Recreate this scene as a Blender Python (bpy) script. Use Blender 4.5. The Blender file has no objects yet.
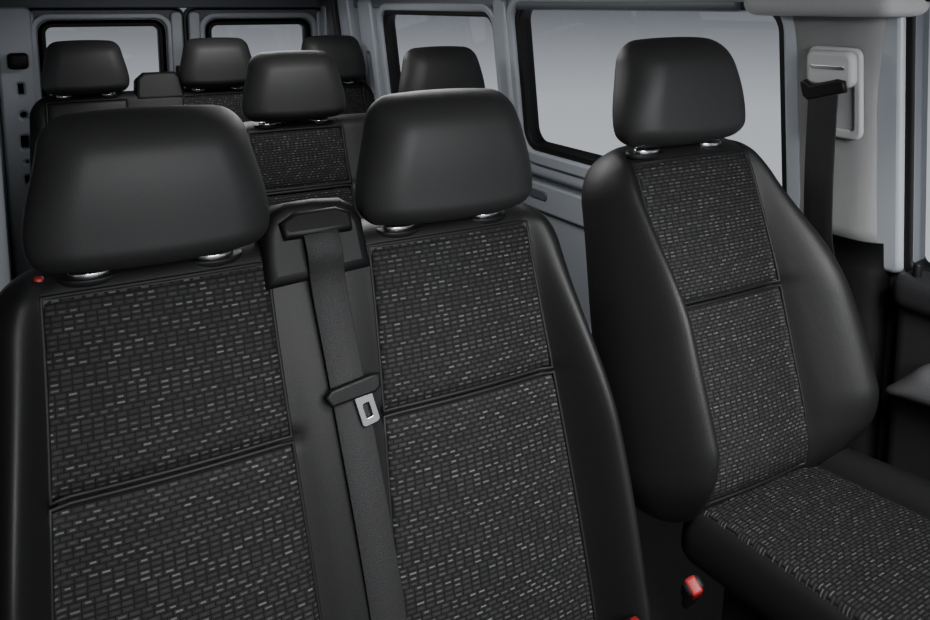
import bpy, bmesh, math, random
from mathutils import Matrix, Vector
random.seed(4)
scene=bpy.context.scene
COL=scene.collection
def sm(a,b,x):
    t=(x-a)/(b-a); t=max(0.0,min(1.0,t)); return t*t*(3-2*t)
# ------------------------------------------------------------ materials
def mat_base(name):
    m=bpy.data.materials.new(name); m.use_nodes=True
    nt=m.node_tree; b=nt.nodes['Principled BSDF']; return m,nt,b
def simple(name,col,rough=.5,metal=0,spec=.5,bump=0,bscale=300,coat=0):
    m,nt,b=mat_base(name)
    b.inputs['Base Color'].default_value=(*col,1); b.inputs['Roughness'].default_value=rough
    b.inputs['Metallic'].default_value=metal; b.inputs['Specular IOR Level'].default_value=spec
    tc=nt.nodes.new('ShaderNodeTexCoord'); n=nt.nodes.new('ShaderNodeTexNoise'); n.inputs['Scale'].default_value=bscale
    n.inputs['Detail'].default_value=3
    nt.links.new(tc.outputs['Object'],n.inputs['Vector'])
    if bump:
        bp=nt.nodes.new('ShaderNodeBump'); bp.inputs['Strength'].default_value=bump; bp.inputs['Distance'].default_value=.002
        nt.links.new(n.outputs['Fac'],bp.inputs['Height']); nt.links.new(bp.outputs['Normal'],b.inputs['Normal'])
    mr=nt.nodes.new('ShaderNodeMapRange'); mr.inputs['To Min'].default_value=rough*.9; mr.inputs['To Max'].default_value=min(1,rough*1.1)
    nt.links.new(n.outputs['Fac'],mr.inputs['Value']); nt.links.new(mr.outputs['Result'],b.inputs['Roughness'])
    return m
M_leather=simple('black_leatherette',(.0165,.0165,.0168),.56,0,.34,.12,500)
M_cloth=simple('black_plain_cloth',(.0078,.0078,.0081),.50,0,.27,.2,700)
M_web=simple('black_belt_webbing',(.0135,.0135,.014),.55,0,.32,.5,900)
M_plast=simple('black_plastic',(.0048,.0048,.0052),.5,0,.24,.15,500)
M_chrome=simple('chrome',(.70,.70,.72),.24,1)
M_red=simple('red_plastic',(.20,.007,.008),.45,0,.3)
M_body=simple('silver_body_paint',(.36,.385,.42),.42,.2,.5,.03,40)
M_bodyd=simple('grey_body_panel',(.11,.12,.135),.5,.2,.5,.05,40)
M_trim=simple('light_grey_trim',(.36,.36,.36),.6,0,.4,.2,300)
M_trimg=simple('mid_grey_trim',(.28,.28,.282),.55,0,.4,.1,300)
M_arm=simple('dark_grey_armrest',(.06,.06,.062),.55,0,.4,.2,300)
M_trimd=simple('dark_grey_trim',(.014,.014,.015),.5,0,.4,.3,300)
M_head=simple('headliner_cloth',(.33,.33,.34),.9,0,.2,.3,400)
M_rubber=simple('black_rubber',(.004,.004,.0045),.6,0,.3)
M_floor=simple('rubber_floor',(.010,.010,.011),.8,0,.3,.4,120)
def glass():
    m=bpy.data.materials.new('tinted_glass'); m.use_nodes=True; nt=m.node_tree; nt.nodes.clear()
    o=nt.nodes.new('ShaderNodeOutputMaterial'); t=nt.nodes.new('ShaderNodeBsdfTransparent'); g=nt.nodes.new('ShaderNodeBsdfGlossy')
    t.inputs['Color'].default_value=(.86,.87,.88,1); g.inputs['Roughness'].default_value=.02
    mx=nt.nodes.new('ShaderNodeMixShader'); mx.inputs[0].default_value=.05
    nt.links.new(t.outputs[0],mx.inputs[1]); nt.links.new(g.outputs[0],mx.inputs[2]); nt.links.new(mx.outputs[0],o.inputs[0]); return m
M_glass=glass()
def fabric(name,cw=.0165,ch=.0085,gain=1.0,dg=1.0):
    m,nt,b=mat_base(name); N=nt.nodes; L=nt.links
    def math_(op,a,bb=None,c=None):
        n=N.new('ShaderNodeMath'); n.operation=op
        for i,v in enumerate((a,bb,c)):
            if v is None: continue
            if isinstance(v,(int,float)): n.inputs[i].default_value=v
            else: L.new(v,n.inputs[i])
        return n.outputs[0]
    uv=N.new('ShaderNodeUVMap'); 
    sp=N.new('ShaderNodeSeparateXYZ'); L.new(uv.outputs[0],sp.inputs[0])
    v=math_('DIVIDE',sp.outputs[1],ch); r=math_('FLOOR',v)
    wn=N.new('ShaderNodeTexWhiteNoise'); wn.noise_dimensions='1D'; L.new(math_('ADD',r,.37),wn.inputs['W'])
    half=math_('MULTIPLY',math_('FLOOR',math_('MULTIPLY',wn.outputs['Value'],2)),.5)
    u=math_('ADD',math_('DIVIDE',sp.outputs[0],cw),half); row0=math_('FLOOR',u)
    fu=math_('FRACT',u); fv=math_('FRACT',v)
    cb=N.new('ShaderNodeCombineXYZ'); L.new(math_('ADD',row0,.5),cb.inputs[0]); L.new(math_('ADD',r,.5),cb.inputs[1])
    w2=N.new('ShaderNodeTexWhiteNoise'); w2.noise_dimensions='2D'; L.new(cb.outputs[0],w2.inputs['Vector'])
    n=w2.outputs['Value']
    sc=N.new('ShaderNodeSeparateColor'); L.new(w2.outputs['Color'],sc.inputs[0]); n2=sc.outputs[1]; n3=sc.outputs[2]
    mu=math_('LESS_THAN',math_('ABSOLUTE',math_('SUBTRACT',fu,.5)),.45)
    mv=math_('LESS_THAN',math_('ABSOLUTE',math_('SUBTRACT',fv,.5)),.40)
    cell=math_('MULTIPLY',mu,mv)
    du=math_('LESS_THAN',math_('ABSOLUTE',math_('SUBTRACT',fu,.5)),math_('ADD',.22,math_('MULTIPLY',n3,.14)))
    dv=math_('LESS_THAN',math_('ABSOLUTE',math_('SUBTRACT',fv,.5)),.14)
    dash=math_('MULTIPLY',du,dv)
    on=math_('ADD',math_('MULTIPLY',math_('POWER',n,3.4),1.15),.10)
    dashv=math_('MULTIPLY',math_('MULTIPLY',dash,on),.070*gain*dg)
    tn=N.new('ShaderNodeTexNoise'); tn.inputs['Scale'].default_value=900; L.new(uv.outputs[0],tn.inputs['Vector'])
    base=math_('MULTIPLY',cell,math_('ADD',math_('MULTIPLY',n2,.005*gain),.0075*gain))
    tot=math_('ADD',math_('ADD',base,dashv),.0022)
    tot=math_('MULTIPLY',tot,math_('ADD',math_('MULTIPLY',tn.outputs['Fac'],.6),.7))
    cc=N.new('ShaderNodeCombineColor')
    for i in range(3): L.new(tot,cc.inputs[i])
    L.new(cc.outputs[0],b.inputs['Base Color'])
    b.inputs['Roughness'].default_value=.75; b.inputs['Specular IOR Level'].default_value=.18
    bp=N.new('ShaderNodeBump'); bp.inputs['Strength'].default_value=.5; bp.inputs['Distance'].default_value=.0015
    L.new(math_('ADD',cell,math_('MULTIPLY',n2,.5)),bp.inputs['Height']); L.new(bp.outputs['Normal'],b.inputs['Normal'])
    return m
M_fab=fabric('woven_dash_fabric',.0142,.0074)
M_fab2=fabric('fine_woven_dash_fabric',.0155,.0064,1.2,.62)
# ------------------------------------------------------------ helpers
def obj(name,me,mat=None,parent=None,M=None,smooth=True,label=None):
    o=bpy.data.objects.new(name,me); COL.objects.link(o)
    if mat and not me.materials: me.materials.append(mat)
    if smooth:
        for p in me.polygons: p.use_smooth=True
    if parent: o.parent=parent
    if M is not None: o.matrix_local=M
    if label: o['label']=label
    return o
def top(o,label,cat,group=None):
    o['label']=label; o['category']=cat
    if group: o['group']=group
def empty(name,loc):
    e=bpy.data.objects.new(name,None); e.empty_display_size=.1; e.location=loc; COL.objects.link(e); return e
def shell(name,H,Wf,yf,yb,nu=64,nz=56,post=None):
    bm=bmesh.new()
    for side in (0,1):
        rows=[]
        for j in range(nz+1):
            t=j/nz; z=H*(.55*(1-math.cos(math.pi*t))/2+.45*t)
            w=Wf(z); r=[]
            for i in range(nu+1):
                q=2*i/nu-1
                x=w*(.6*math.sin(math.pi/2*q)+.4*q)
                if i==0: x=-w
                if i==nu: x=w
                y=(yf if side==0 else yb)(x,z,w)
                if i in(0,nu): y=(yf(x,z,w)+yb(x,z,w))/2
                if j in(0,nz): y=(yf(x,z,w)+yb(x,z,w))/2
                r.append(bm.verts.new((x,y,z)))
            rows.append(r)
        for j in range(nz):
            for i in range(nu):
                q=[rows[j][i],rows[j][i+1],rows[j+1][i+1],rows[j+1][i]]
                if side: q.reverse()
                bm.faces.new(q)
    bmesh.ops.remove_doubles(bm,verts=bm.verts,dist=1e-5)
    if post:
        for v in bm.verts: v.co=post(v.co)
    me=bpy.data.meshes.new(name); bm.to_mesh(me); bm.free(); return me
def circ(d,r):
    if d>=r: return 1.0
    d=max(d,0); return math.sqrt(max(0,1-(1-d/r)**2))
def boxme(name,sx,sy,sz,bev=.01,seg=3,taper=1.0):
    bm=bmesh.new(); bmesh.ops.create_cube(bm,size=1)
    for v in bm.verts:
        k=taper if v.co.z>0 else 1
        v.co=Vector((v.co.x*sx*k,v.co.y*sy*k,v.co.z*sz))
    if bev: bmesh.ops.bevel(bm,geom=list(bm.edges),offset=bev,segments=seg,profile=.6,affect='EDGES')
    me=bpy.data.meshes.new(name); bm.to_mesh(me); bm.free(); return me
def cylme(name,r,h,seg=24,bev=0,sx=1,sy=1):
    bm=bmesh.new(); bmesh.ops.create_cone(bm,cap_ends=True,segments=seg,radius1=r,radius2=r,depth=h)
    if bev:
        ed=[e for e in bm.edges if abs(e.verts[0].co.z-e.verts[1].co.z)<1e-6]
        bmesh.ops.bevel(bm,geom=ed,offset=bev,segments=3,profile=.5,affect='EDGES')
    for v in bm.verts: v.co.x*=sx; v.co.y*=sy
    me=bpy.data.meshes.new(name); bm.to_mesh(me); bm.free(); return me
T=Matrix.Translation
def R(a,ax='X'): return Matrix.Rotation(math.radians(a),4,ax)
def rr(x0,y0,x1,y1,r,n=7):
    pts=[]
    for cx,cy,a0 in((x1-r,y1-r,0),(x0+r,y1-r,90),(x0+r,y0+r,180),(x1-r,y0+r,270)):
        for k in range(n+1):
            a=math.radians(a0+90*k/n); pts.append((cx+r*math.cos(a),cy+r*math.sin(a)))
    return pts
def conv(cu,name):
    tmp=bpy.data.objects.new('tmp',cu); COL.objects.link(tmp)
    dg=bpy.context.evaluated_depsgraph_get(); dg.update()
    me=bpy.data.meshes.new_from_object(tmp.evaluated_get(dg)); me.name=name
    bpy.data.objects.remove(tmp); bpy.data.curves.remove(cu); me.materials.clear(); return me
def plateme(name,outer,holes,depth,bev=0):
    cu=bpy.data.curves.new(name+'_c','CURVE'); cu.dimensions='2D'; cu.fill_mode='BOTH'
    cu.extrude=max(0.0001,depth/2-bev); cu.bevel_depth=bev; cu.bevel_resolution=2
    for pts in [outer]+list(holes):
        s=cu.splines.new('POLY'); s.points.add(len(pts)-1); s.use_cyclic_u=True
        for p,q in zip(s.points,pts): p.co=(q[0],q[1],0,1)
    return conv(cu,name)
def tubeme(name,pts,r,cyc=True):
    cu=bpy.data.curves.new(name+'_c','CURVE'); cu.dimensions='3D'; cu.bevel_depth=r; cu.bevel_resolution=2
    s=cu.splines.new('POLY'); s.points.add(len(pts)-1); s.use_cyclic_u=cyc
    for p,q in zip(s.points,pts): p.co=(q[0],q[1],q[2],1)
    return conv(cu,name)
def ribbonme(name,pts,width,thick,side=(1,0,0)):
    bm=bmesh.new(); rings=[]
    P=[Vector(p) for p in pts]
    Q=[];n=8
    for i in range(len(P)-1):
        p0=P[max(i-1,0)];p1=P[i];p2=P[i+1];p3=P[min(i+2,len(P)-1)]
        for k in range(n):
            t=k/n
            Q.append(.5*((2*p1)+(p2-p0)*t+(2*p0-5*p1+4*p2-p3)*t*t+(3*p1-p0-3*p2+p3)*t**3))
    Q.append(P[-1])
    for i,p in enumerate(Q):
        t=(Q[min(i+1,len(Q)-1)]-Q[max(i-1,0)]).normalized(); s=Vector(side); s=(s-t*s.dot(t)).normalized(); nn=t.cross(s)
        rings.append([bm.verts.new(p+s*a*width/2+nn*b*thick/2) for a,b in((-1,-.5),(-.96,-1),(-.3,-1.0),(.3,-1.0),(.96,-1),(1,-.5),(1,.5),(.96,1),(-.96,1),(-1,.5))])
    m=len(rings[0])
    for a,b in zip(rings,rings[1:]):
        for k in range(m): bm.faces.new([a[k],a[(k+1)%m],b[(k+1)%m],b[k]])
    bm.faces.new(rings[0]); bm.faces.new(list(reversed(rings[-1])))
    bmesh.ops.recalc_face_normals(bm,faces=bm.faces)
    me=bpy.data.meshes.new(name); bm.to_mesh(me); bm.free(); return me
# ------------------------------------------------------------ seats
def headrest_me():
    H=.212
    def W(z):
        t=z/H
        w=.156-.027*sm(.20,1,t)-.005*sm(.22,0,t)
        rc=.038
        if z>H-rc: w-=rc*(1-math.sqrt(max(0,1-((z-H+rc)/rc)**2)))
        rb=.028
        if z<rb: w-=rb*(1-math.sqrt(max(0,1-((rb-z)/rb)**2)))
        return w
    def fac(x,z,w): return circ(w-abs(x),.06)**.9*circ(H-z,.065)**.95*circ(z,.032)
    yf=lambda x,z,w: -(.045+.014*(1-(x/.15)**2)+.014*math.sin(math.pi*min(1,(z/H)**1.3)))*fac(x,z,w)-.006*(1-z/H)
    yb=lambda x,z,w: .045*fac(x,z,w)-.006*(1-z/H)
    def post(c):
        c=c.copy(); c.z+= .010*(abs(c.x)/.15)**2*(1-c.z/H); c.z-= .006*(abs(c.x)/.12)**2*(c.z/H); return c
    return shell('headrest',H,W,yf,yb,64,52,post)
HR=headrest_me()
POST=cylme('headrest_post',.006,.10,16)
BEZ=cylme('post_bezel',.020,.009,28,.003,1.4,.75)
COLR=cylme('post_collar',.033,.010,32,.003,1.25,.72)
def surface(centers,Wl,Wt,H,Bo,Bm,pt,pb,seam,Tf,Tb,rc=.09,er=.085,bf=0.0,sl=0.03):
    xm0=min(centers); xm1=max(centers)
    def W(z):
        w=Wl+(Wt-Wl)*sm(.30*H,1.0*H,z)
        if z>H-rc: w-=rc*(1-math.sqrt(max(0,1-((z-H+rc)/rc)**2)))
        rb=.05+bf*.4
        if z<rb: w-=rb*(1-math.sqrt(max(0,1-((rb-z)/rb)**2)))
        return w
    def p(z): return pt+(pb-pt)*sm(H*.95,H*.1,z)
    def yf(x,z,w,groove=True):
        f=circ(w-abs(x),er)*circ(H-z,.05)*circ(z,.05+bf*.3)
        d=min(abs(x-c) for c in centers); q=p(z)
        outer= x<xm0 or x>xm1
        bz=(.20+.80*sm(H,H*.5,z))*(1 if not bf else .35+.65*sm(0,bf,z))
        if outer:
            c0=xm0 if x<xm0 else xm1
            span=max(.02,w-abs(c0)-q) if len(centers)>1 else max(.02,w-q)
            t=(d-q)/span
            hump=sm(-.15,.55,t)*(1-.25*sm(.6,1.0,t))
            bump=Bo*bz*hump
        else: bump=Bm*bz*sm(q-.02,q+.05,d)
        gr=0
        if seam and groove and d<q+.02: gr=.013*math.exp(-((z-seam)/.009)**2)*sm(q+.02,q-.01,d)
        crown=.010*math.cos(min(1,d/q)*math.pi/2) if d<q else 0
        return -(Tf+bump+crown-gr)*f
    def yb(x,z,w): return Tb*circ(w-abs(x),.06)*circ(H-z,.04)*circ(z,.04)
    return W,p,yf,yb
def insertme(name,c,z0,z1,p,yf,W,nu=32,nz=50):
    bm=bmesh.new(); uvl=bm.loops.layers.uv.new('UVMap'); rows=[];co={}
    for j in range(nz+1):
        t=j/nz; z=z0+(z1-z0)*(.55*(1-math.cos(math.pi*t))/2+.45*t); w=p(z); r=[]
        dz=min(z-z0,z1-z)
        for i in range(nu+1):
            s=2*i/nu-1; s=math.sin(math.pi/2*s)*.6+s*.4
            x=c+w*s; dx=w-abs(x-c)
            pil=.009*circ(dx,.016)*circ(dz,.022)+.004*circ(dz,.05)-.0065
            y=yf(x,z,W(z),False)-pil
            v=bm.verts.new((x,y,z)); r.append(v); co[v]=((x-c)*.155/w+.5,z+.2)
        rows.append(r)
    for j in range(nz):
        for i in range(nu):
            f=bm.faces.new([rows[j][i],rows[j][i+1],rows[j+1][i+1],rows[j+1][i]])
            for l in f.loops: l[uvl].uv=co[l.vert]
    me=bpy.data.meshes.new(name); bm.to_mesh(me); bm.free(); return me
def make_seat(name,label,loc,basez,centers,Wl,Wt,H,rec,Bo=.045,Bm=.012,seam=.388,pt=.143,pb=.172,
              cw=None,cz=.26,clen=.52,cback=-.05,hr_x=0,hr_z=-.008,hr_y=-.065,hr_tilt=8,group=None,hr_s=1.0,rc=.09,ctilt=5,cpt=.15,cpb=.16,rs=1.0,Tb=.055,
              pip_crease=.0035,crs=1.0,cB=.03,er=.085,bf=0.0,fab=M_fab,plain=(),cshift=0,cT=.06,craise=0,cer=.085,colz=0):
    root=empty(name,loc); top(root,label,'seat',group)
    W,p,yf,yb=surface(centers,Wl,Wt,H,Bo,Bm,pt,pb,seam,.06,Tb,rc,er,bf)
    MB=T((0,0,basez))@R(-rec)
    xr=max(centers)+pt
    def post(c):
        c=c.copy()
        if c.x>xr: c.x=xr+(c.x-xr)*(1+(rs-1)*sm(H*.97,H*.6,c.z))
        return c
    back=obj('backrest',shell('backrest',H,W,yf,yb,120 if len(centers)>1 else 84,110,post),M_cloth,root,MB)
    for ci,c in enumerate(centers):
        for a,b in((.03,seam-.004),(seam+.004,H-.042)):
            obj('fabric_insert',insertme('fabric_insert',c,a,b,p,yf,W),M_cloth if ci in plain else fab,back,Matrix(),label='black plain fabric' if ci in plain else 'black woven fabric with light grey dashes')
            P=[]
            n=14
            for k in range(n): z=a+(b-a)*k/n; P.append((c-p(z),z))
            for k in range(n): z=b; P.append((c-p(z)+2*p(z)*k/n,z))
            for k in range(n): z=b-(b-a)*k/n; P.append((c+p(z),z))
            for k in range(n): z=a; P.append((c+p(z)-2*p(z)*k/n,z))
            obj('piping_and_crease',tubeme('piping_and_crease',[(x,yf(x,z,W(z),False)+(.0015 if pip_crease<.005 else -.002),z) for x,z in P],pip_crease),M_rubber,back,Matrix(),label='black line, rear seat piping and front seat crease shade')  # raised piping on rear rows; on front seats a sunk dark tube imitating crease shade
        h=obj('headrest',HR,M_leather,root,MB@T((c+hr_x,hr_y,H+hr_z))@R(hr_tilt)@Matrix.Scale(hr_s,4))
        for s in(-1,1):
            obj('headrest_post',POST,M_chrome,h,T((s*.08,.028,-.02))@R(-hr_tilt))
            obj('post_collar',COLR,M_plast,back,T((c+hr_x+s*.08,-.046,H-.022+colz))@R(26),label='black oval headrest collar')
            obj('post_bezel',BEZ,M_chrome,back,T((c+hr_x+s*.08,-.050+colz*2,H-.017+colz))@R(26),label='chrome headrest guide')
    cwid=cw or Wl-.01
    W2,p2,yf2,yb2=surface(centers,cwid,cwid-.01,clen,cB,.008,cpt,cpb,0,.07,cT,.05,cer)
    def post2(c):
        c=c.copy()
        if craise and c.x>cpt*.95:
            xo=c.x; c.x=cpt+(c.x-cpt)*crs if c.x>cpt else c.x
            if c.y<0: c.y-=craise*math.sin(math.pi*min(1,max(0,(c.x-cpt*.95)/.13))**.7)
        return c
    MC=T((cshift,cback-clen,cz))@R(-90-ctilt)
    cu=obj('seat_cushion',shell('seat_cushion',clen,W2,yf2,yb2,96,56,post2),M_cloth,root,MC)
    for c in centers:
        obj('fabric_insert',insertme('fabric_insert',c,.05,clen-.03,p2,yf2,W2),fab,cu,Matrix(),label='black woven fabric with light grey dashes')
    ph=cz-.02
    obj('seat_base',boxme('seat_base',2*cwid-.10,clen-.14,ph,.02,3,.94),M_trimd,root,T((cshift,cback-clen*.5,ph/2)))
    return root,MB,yf,W,Vector(loc)
g='rear passenger bench seats'
bench,MBn,yfb,Wb,LB=make_seat('double_passenger_seat','black two-place front bench seat with dashed woven inserts and two headrests',
    (.39,.982,0),.205,[-.230,.220],.480,.445,.776,15,Bo=.112,Bm=.014,seam=.482,cz=.24,cback=-.04,cw=.44,pt=.146,pb=.170,hr_x=-.006,hr_z=-.018,er=.07)
HB=.776
drv,MBd,yfd,Wd,LD=make_seat('driver_seat','black single driver seat with strong side bolsters and dashed woven inserts',
    (1.12,.935,0),.400,[0],.25,.205,.671,19,Bo=.125,seam=.366,pt=.146,pb=.132,cw=.182,cz=.392,clen=.64,cback=.03,hr_x=-.028,hr_z=-.018,hr_y=-.06,hr_s=.97,rc=.10,cpt=.150,cpb=.172,
    rs=1.68,Tb=.085,crs=4.6,cB=.004,er=.10,bf=.16,fab=M_fab2,cshift=.024,ctilt=4,craise=.05,cer=.03,colz=-.002,cT=.04)
make_seat('double_passenger_seat','black two-place bench seat behind the front row, piped woven inserts',
    (.985,2.20,0),.29,[-.25,.25],.50,.46,.688,15,Bo=.03,Bm=.012,seam=.466,cz=.26,group=g,hr_z=-.018,pip_crease=.006)
b3,MB3,yf3,W3,L3=make_seat('double_passenger_seat','black two-place bench seat in the last row near the rear doors',
    (.505,3.29,0),.29,[-.25,.25],.47,.45,.688,15,Bo=.03,Bm=.012,seam=.466,cz=.26,group=g,hr_z=-.018,pip_crease=.005,plain=(0,))
make_seat('single_passenger_seat','black single seat in the last row beside the side wall',
    (1.258,3.29,0),.29,[0],.235,.21,.688,15,Bo=.03,Bm=.012,seam=.466,cz=.26,hr_z=-.018,pip_crease=.005)
obj('belt_outlet_housing',plateme('belt_outlet_housing',[(-.08,-.05),(.08,-.05),(.074,.02),(.055,.036),(-.055,.036),(-.074,.02)],[],.09,.016),M_plast,b3,MB3@T((.02,-.02,.70))@R(90),label='black plastic shoulder belt outlet')
# belt outlet housing on front bench
hs=obj('belt_outlet_housing',plateme('belt_outlet_housing',[(-.068,-.060),(.062,-.060),(.060,-.004),(.050,.014),(.040,.021),(.0,.026),(-.036,.026),(-.052,.018),(-.062,.0)],[],.10,.016),
   M_plast,bench,MBn@T((-.012,-.03,HB+.000))@R(90)@R(3,'Z'),label='black plastic shoulder belt outlet')
obj('outlet_hood',plateme('outlet_hood',[(-.046,-.004),(.044,-.008),(.046,.008),(.030,.017),(-.030,.019),(-.048,.010)],[],.022,.007),M_plast,hs,T((0,.000,.054))@R(-18),label='black plastic hood over slot')
def fb(x,zl,off):
    y=yfb(x,zl,Wb(zl))-off
    return MBn@Vector((x,y,zl))+LB
def hb(x,y,dz): return MBn@Vector((x,y,HB+dz))+LB
pts=[hb(-.012,-.078,.004),hb(-.011,-.094,-.010),hb(-.009,-.098,-.040),fb(-.004,HB-.09,.018),fb(.004,.586,.014),fb(.011,.486,.012),fb(.018,.386,.012),fb(.025,.286,.012),fb(.031,.186,.012),fb(.036,.10,.014)]
belt=empty('seat_belt',pts[-1]); top(belt,'black webbing shoulder belt with silver tongue on the front bench','seat belt')
MI=Matrix.Translation(-Vector(pts[-1]))
obj('belt_webbing',ribbonme('belt_webbing',pts,.052,.003,(1,-.1,0)),M_web,belt,MI)
pc=fb(.010,.534,.020)
lp=obj('latch_plate',plateme('latch_plate',[(-.032,-.007),(.032,-.009),(.039,-.005),(.041,.008),(.032,.010),(-.028,.009),(-.036,.004)],[],.014,.004),M_plast,belt,MI@T(pc)@R(-8,'Y')@R(75),label='black plastic latch plate')
obj('latch_tongue',plateme('latch_tongue',rr(-.014,-.054,.012,-.005,.005),[rr(-.007,-.045,.005,-.022,.003)],.004,.001),M_chrome,lp,T((.014,0,.002))@R(4,'Z'),label='silver metal tongue')
# driver belt buckle
bk=empty('belt_buckle',(.876,.82,.370)); top(bk,'black belt buckle with red release button beside driver seat','belt buckle')
MBk=R(34)@R(-28,'Y')
obj('buckle_stalk',boxme('buckle_stalk',.022,.012,.12,.004),M_plast,bk,MBk@T((0,0,.02)))
obj('buckle_housing',boxme('buckle_housing',.030,.022,.075,.008),M_plast,bk,MBk@T((0,0,.08)))
obj('release_button',boxme('release_button',.019,.025,.034,.005),M_red,bk,MBk@T((0,-.001,.101)),label='red release button')
obj('release_tab',boxme('release_tab',.013,.016,.020,.005),M_red,bench,MBn@T((-.376,-.038,HB-.024)),label='small red tab')
b2=obj('buckle_housing',boxme('buckle_housing',.032,.026,.06,.008),M_plast,bench,T((.41,-.122,.306)),label='black belt buckle')
obj('release_button',boxme('release_button',.012,.010,.004,.0015),M_red,b2,T((0,0,.029)),label='red release button')
# ------------------------------------------------------------ van shell
def st(o,k='structure'): o['kind']=k; return o
SX,SZ=1.52,.80; s=.11; c_=math.sqrt(1-s*s)
MWr=Matrix(((0,-s,c_,SX),(1,0,0,0),(0,c_,s,SZ),(0,0,0,1)))
wins=[(1.16,.035,2.195,.505,.06),(2.34,.035,3.26,.475,.06)]
st(obj('wall_right',plateme('wall_right',[(.915,0),(4.1,0),(4.1,.56),(.915,.56)],[rr(*w) for w in wins],.04,.004),M_body,None,MWr,False))
def window(i,x0,y0,x1,y1,r,MM,sw=.010):
    o=st(obj('window_%d'%i,plateme('w',rr(x0-sw,y0-sw,x1+sw,y1+sw,r+sw),[rr(x0+sw*.7,y0+sw*.7,x1-sw*.7,y1-sw*.7,r-sw*.7)],.05,.006),M_rubber,None,MM))
    obj('glass_pane',plateme('glass_pane',rr(x0,y0,x1,y1,r),[],.004),M_glass,o,Matrix(),False,'tinted glass')
    return o
for i,w in enumerate(wins): window(i+1,*w,MWr)
def trimp(i,me,M,mat=M_body): return st(obj('trim_%d'%i,me,mat,None,M))
k=1
for w in wins:
    x0,y0,x1,y1,r=w
    trimp(k,plateme('t',rr(x0-.045,y0-.045,x1+.045,y1+.03,r+.04),[rr(x0-.018,y0-.018,x1+.018,y1+.015,r+.01)],.05,.008),MWr@T((0,0,-.014))); k+=1
trimp(k,plateme('t',rr(2.245,0,2.29,.52,.012),[],.06,.012),MWr@T((0,0,-.02))); k+=1
trimp(k,plateme('t',rr(3.36,0,3.48,.52,.02),[rr(3.39,.08,3.45,.30,.02)],.06,.012),MWr@T((0,0,-.02))); k+=1
trimp(k,plateme('t',rr(3.58,-.1,3.68,.55,.02),[],.08,.012),MWr@T((0,0,-.03)),M_body); k+=1
trimp(k,plateme('t',rr(3.72,-.1,3.80,.55,.02),[],.10,.012),MWr@T((0,0,-.04)),M_trimd); k+=1
st(obj('wall_side_lower',boxme('wl',.04,3.2,.84,.004),M_body,None,T((1.555,2.53,.40)),False))
trimp(k,boxme('t',.06,3.0,.06,.028,6),T((1.525,2.5,.762))); k+=1
trimp(k,plateme('t',rr(1.4,0,3.3,.50,.05),[rr(1.55,.08,2.35,.42,.05),rr(2.5,.08,3.2,.42,.05)],.03,.008),Matrix(((0,0,1,1.53),(1,0,0,0),(0,1,0,.2),(0,0,0,1)))); k+=1
trimp(k,cylme('t',.010,.012,20,.003),T((1.512,2.28,.66))@R(90,'Y'),M_rubber); k+=1
trimp(k,plateme('t',rr(-.05,-.012,.05,.012,.010),[],.01,.003),Matrix(((0,0,1,1.514),(1,0,0,2.16),(0,1,0,.67),(0,0,0,1))),M_bodyd); k+=1
def pillar(name,z0,z1,x_in,y0=.965,y1=1.205):
    bm=bmesh.new(); rows=[]; n=20; nz=14
    for j in range(nz+1):
        z=z0+(z1-z0)*j/nz; xo=SX-(z-SZ)*s/c_*1.0 if z>SZ else SX
        r=[]
        yy0=y0-.02*sm(1.1,1.3,z); yy1=y1+.02*sm(1.15,1.3,z)
        for i in range(n+1):
            t=2*i/n-1; e=(1-abs(t)**4)**.5
            r.append(bm.verts.new((xo+.01-(x_in)*e,yy0+(yy1-yy0)*(i/n),z)))
        rows.append(r)
    for j in range(nz):
        for i in range(n): bm.faces.new([rows[j][i],rows[j+1][i],rows[j+1][i+1],rows[j][i+1]])
    bmesh.ops.solidify(bm,geom=bm.faces[:],thickness=.004)
    me=bpy.data.meshes.new(name); bm.to_mesh(me); bm.free(); return me
trimp(k,pillar('t',.81,1.34,.055,.930,1.145),Matrix(),M_trim); k+=1
trimp(k,pillar('t',0,.828,.065,.918,1.155),Matrix(),M_trimd); k+=1
trimp(k,plateme('t',rr(.905,-.02,.950,.56,.01),[],.05,.01),MWr@T((0,0,.0))); k+=1
st(obj('wall_pillar_lower',boxme('wpl',.05,.06,.84,.005),M_trimd,None,T((1.54,.92,.38)),False))
YB=1.012
dr=empty('pillar_seat_belt',(1.448,YB,.80)); top(dr,'black driver shoulder belt hanging from the pillar height adjuster','seat belt')
MP=Matrix(((0,-s,c_,0),(1,0,0,0),(0,c_,s,0),(0,0,0,1)))
def PL(y,z,dx):
    zr=z-.80; return T((-zr*s/c_+dx,y-YB,zr))@MP
adj=obj('height_adjuster',plateme('height_adjuster',rr(-.054,-.105,.054,.068,.014),[rr(-.046,-.096,.046,.060,.011)],.012,.005),M_trim,dr,PL(YB,1.145,.0160),label='light grey height adjuster cover')
obj('adjuster_recess',plateme('adjuster_recess',rr(-.046,-.098,.046,.060,.011),[],.002,0),M_trimg,dr,PL(YB,1.145,.0165),False,label='grey recess')
obj('adjuster_slider',plateme('adjuster_slider',rr(-.044,-.018,.044,.038,.010),[],.022,.008),M_trim,dr,PL(YB,1.165,.004),label='grey slider button')
obj('adjuster_slot',plateme('adjuster_slot',rr(-.036,-.003,.036,.003,.002),[],.004,.001),M_chrome,dr,PL(YB,1.178,-.007),label='metallic guide strip')
obj('belt_loop',plateme('belt_loop',[(-.042,-.010),(.038,-.018),(.046,-.010),(.047,.014),(.040,.016),(.030,.004),(-.030,.010),(-.042,.006)],[],.014,.004),M_plast,dr,PL(YB,1.138,-.018)@R(-10,'Z'),label='black plastic loop')
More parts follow.
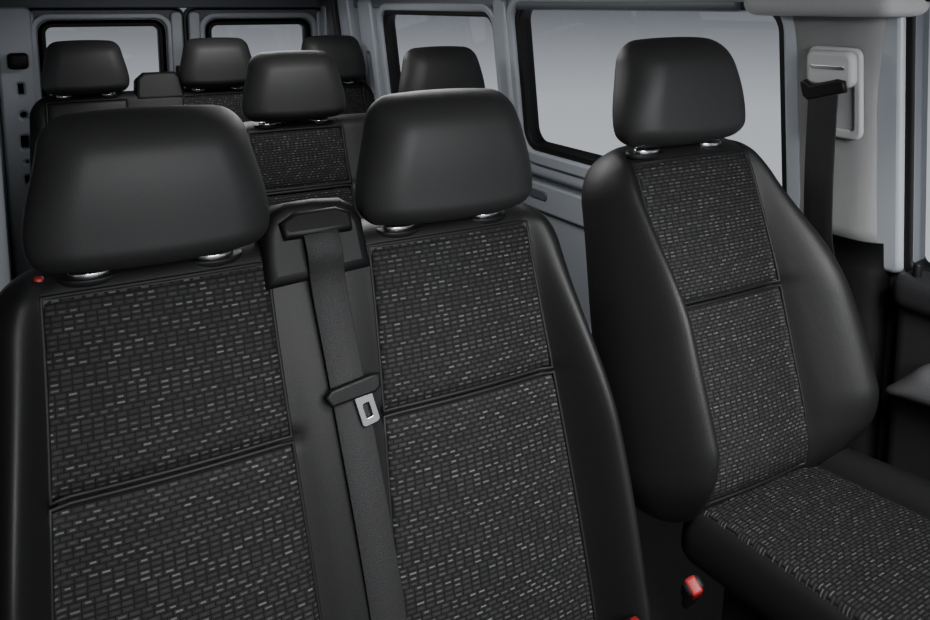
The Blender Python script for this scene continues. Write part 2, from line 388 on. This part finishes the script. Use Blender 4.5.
obj('belt_webbing',ribbonme('belt_webbing',[(-.058,.0,.328),(-.054,0.003,.27),(-.042,.010,.15),(-.016,.022,.03),(.010,.026,-.03)],.066,.003,(0,1,0)),M_web,dr,Matrix())
# front door
st(obj('door_1',plateme('door_1',[(-.2,-.06),(.905,-.06),(.905,.56),(-.2,.56)],[rr(-.1,-.02,.884,.52,.02)],.045,.006),M_bodyd,None,MWr@T((0,0,.012)),False))
window(3,-.1,-.02,.890,.52,.025,MWr@T((0,0,.012)),.007)
dp=st(obj('door_2',boxme('door_panel',.06,1.08,.80,.025),M_trimd,None,T((1.50,.345,.38))))
obj('window_ledge',boxme('window_ledge',.09,1.06,.07,.03,5),M_trimd,dp,T((-.01,.01,.375)))
obj('armrest',boxme('armrest',.10,.86,.075,.034,5,.8),M_arm,dp,T((-.045,.11,.262))@R(-7),label='dark grey sloping armrest')
obj('lock_knob',cylme('lock_knob',.008,.03,16,.003),M_plast,dp,T((-.03,.50,.42)))
obj('door_pocket',boxme('door_pocket',.09,.8,.16,.03,4),M_plast,dp,T((-.05,.05,-.2)))
# ceiling
st(obj('ceiling',boxme('ceiling',1.7,3.9,.04,0),M_head,None,T((.72,2.3,1.44)),False))
def cove(name,x_w,x_c):
    bm=bmesh.new(); rows=[]
    for y in (0.3,4.1):
        r=[]
        for i in range(9):
            a=math.pi/2*i/8
            r.append(bm.verts.new((x_w+(x_c-x_w)*(1-math.cos(a)),y,1.31+.115*math.sin(a))))
        rows.append(r)
    for i in range(8): bm.faces.new([rows[0][i],rows[1][i],rows[1][i+1],rows[0][i+1]])
    bmesh.ops.solidify(bm,geom=bm.faces[:],thickness=.005)
    me=bpy.data.meshes.new(name); bm.to_mesh(me); bm.free(); return me
trimp(k,cove('t',1.47,1.25),Matrix(),M_head); k+=1
trimp(k,boxme('t',.14,.34,.09,.035,5),T((1.42,1.03,1.322)),M_trim); k+=1
trimp(k,boxme('t',.05,2.9,.05,.018,4),T((1.455,2.72,1.308)),M_bodyd); k+=1
# rear wall
MRr=Matrix(((1,0,0,0),(0,-.0,-1,4.06),(0,1,0,0),(0,0,0,1)))
st(obj('wall_rear',plateme('wall_rear',[(-.1,0),(1.62,0),(1.62,1.42),(-.1,1.42)],[rr(.05,.06,1.47,1.29,.06)],.05,.006),M_bodyd,None,MRr,False))
for i,(x0,x1,wx0,wx1) in enumerate(((.06,.745,.135,.645),(.757,1.46,.86,1.365))):
    d=st(obj('door_%d'%(i+3),plateme('rd',rr(x0,.07,x1,1.285,.05),[rr(wx0,.86,wx1,1.215,.045)],.05,.01),M_bodyd,None,MRr@T((0,0,-.01)),False))
    window(4+i,wx0,.86,wx1,1.215,.045,MRr@T((0,0,-.01)),.015)
    obj('window_flange',plateme('f',rr(wx0-.040,.820,wx1+.040,1.255,.07),[rr(wx0-.026,.834,wx1+.026,1.241,.06)],.03,.006),M_body,d,T((0,0,.03)),label='silver window flange')
    xe=x1-.035 if i==0 else x0+.035
    obj('inner_door_rib',plateme('f',rr(xe-.02,.1,xe+.02,1.26,.015),[],.03,.008),M_body,d,T((0,0,.035)),label='silver painted door edge')
    xo=x0+.03 if i==0 else x1-.03
    obj('outer_door_rib',plateme('f',rr(xo-.012,.1,xo+.012,1.26,.010),[],.025,.008),M_body,d,T((0,0,.03)),label='silver painted door edge')
    obj('door_seal',tubeme('door_seal',[(a,b,0) for a,b in rr(x0+.004,.075,x1-.004,1.28,.05)],.006),M_rubber,d,T((0,0,.03)),label='black door seal')
    obj('door_latch',boxme('door_latch',.03,.12,.03,.006),M_plast,d,T((xe,.95,.055)))
circ_h=lambda x,y,r:[(x+r*math.cos(a*math.pi/8),y+r*math.sin(a*math.pi/8)) for a in range(16)]
trimp(k,plateme('t',rr(-.03,.05,.085,1.28,.02),[rr(.010,.66,.065,.74,.02),circ_h(.040,.82,.026),rr(.015,.50,.065,.56,.015),rr(.015,.90,.06,.97,.015),circ_h(.040,.61,.018)],.06,.012),MRr@T((0,0,.06))); k+=1
trimp(k,plateme('t',rr(-.03,.05,.085,1.28,.02),[],.01,0),MRr@T((0,0,.02)),M_trimd); k+=1
trimp(k,boxme('t',.08,.06,.07,.02),T((.035,3.93,1.06)),M_plast); k+=1
trimp(k,plateme('t',rr(1.44,.05,1.54,1.30,.02),[rr(1.46,.9,1.51,1.1,.02)],.06,.012),MRr@T((0,0,.06))); k+=1
# left walls
ML=lambda x:Matrix(((0,0,1,x),(1,0,0,0),(0,1,0,0),(0,0,0,1)))
st(obj('wall_left',plateme('wall_left',[(1.9,0),(4.1,0),(4.1,1.42),(1.9,1.42)],[rr(2.3,.86,3.5,1.26,.06)],.04,.004),M_body,None,ML(-.07),False))
window(6,2.3,.86,3.5,1.26,.06,ML(-.07))
st(obj('wall_cab_left',plateme('wcl',[(-.2,0),(1.95,0),(1.95,1.42),(-.2,1.42)],[rr(0,.82,.9,1.28,.06)],.04,.004),M_trimd,None,ML(-.24),False))
st(obj('floor',boxme('floor',1.9,4.6,.04,0),M_floor,None,T((.70,1.9,-.02)),False))
# ------------------------------------------------------------ lights / world
w=bpy.data.worlds.new('w'); scene.world=w; w.use_nodes=True; nt=w.node_tree; bg=nt.nodes['Background']
tc=nt.nodes.new('ShaderNodeTexCoord'); sp=nt.nodes.new('ShaderNodeSeparateXYZ'); cr=nt.nodes.new('ShaderNodeValToRGB'); mr=nt.nodes.new('ShaderNodeMapRange')
mr.inputs['From Min'].default_value=-.3; mr.inputs['From Max'].default_value=.3
nt.links.new(tc.outputs['Generated'],sp.inputs[0]); nt.links.new(sp.outputs['Z'],mr.inputs['Value']); nt.links.new(mr.outputs['Result'],cr.inputs[0]); nt.links.new(cr.outputs[0],bg.inputs[0])
e=cr.color_ramp.elements; e[0].position=0; e[0].color=(.85,.87,.90,1); e[1].position=1; e[1].color=(.09,.10,.115,1)
x=cr.color_ramp.elements.new(.30); x.color=(.68,.70,.74,1); x=cr.color_ramp.elements.new(.51); x.color=(.135,.145,.165,1)
bg.inputs[1].default_value=1.0
def area(loc,tgt,sx,sy,pw,col=(1,1,1),spread=180):
    l=bpy.data.lights.new('area','AREA'); l.shape='RECTANGLE'; l.size=sx; l.size_y=sy; l.energy=pw; l.color=col; l.spread=math.radians(spread)
    o=bpy.data.objects.new('area_light',l); COL.objects.link(o); o.location=loc
    o.rotation_euler=(Vector(tgt)-Vector(loc)).to_track_quat('-Z','Y').to_euler(); return o
area((.45,-1.3,1.8),(.95,1.2,1.05),1.2,.8,21,(.98,.99,1),90)
area((.6,-.15,2.0),(.9,1.35,1.1),.9,.5,36,(1,1,1),100)
area((.75,1.75,1.405),(.75,1.7,0),.5,.5,9)
area((.75,2.9,1.405),(.75,2.9,0),.5,.5,9)
# ------------------------------------------------------------ camera
cam=bpy.data.cameras.new('cam'); co=bpy.data.objects.new('camera',cam); COL.objects.link(co)
cam.sensor_width=36; cam.lens=800/930*36; cam.shift_y=-(310-117)/930; cam.clip_start=.01
co.location=(0,0,1.30); co.rotation_euler=(math.radians(90-8),0,math.radians(-29.7))
scene.camera=co
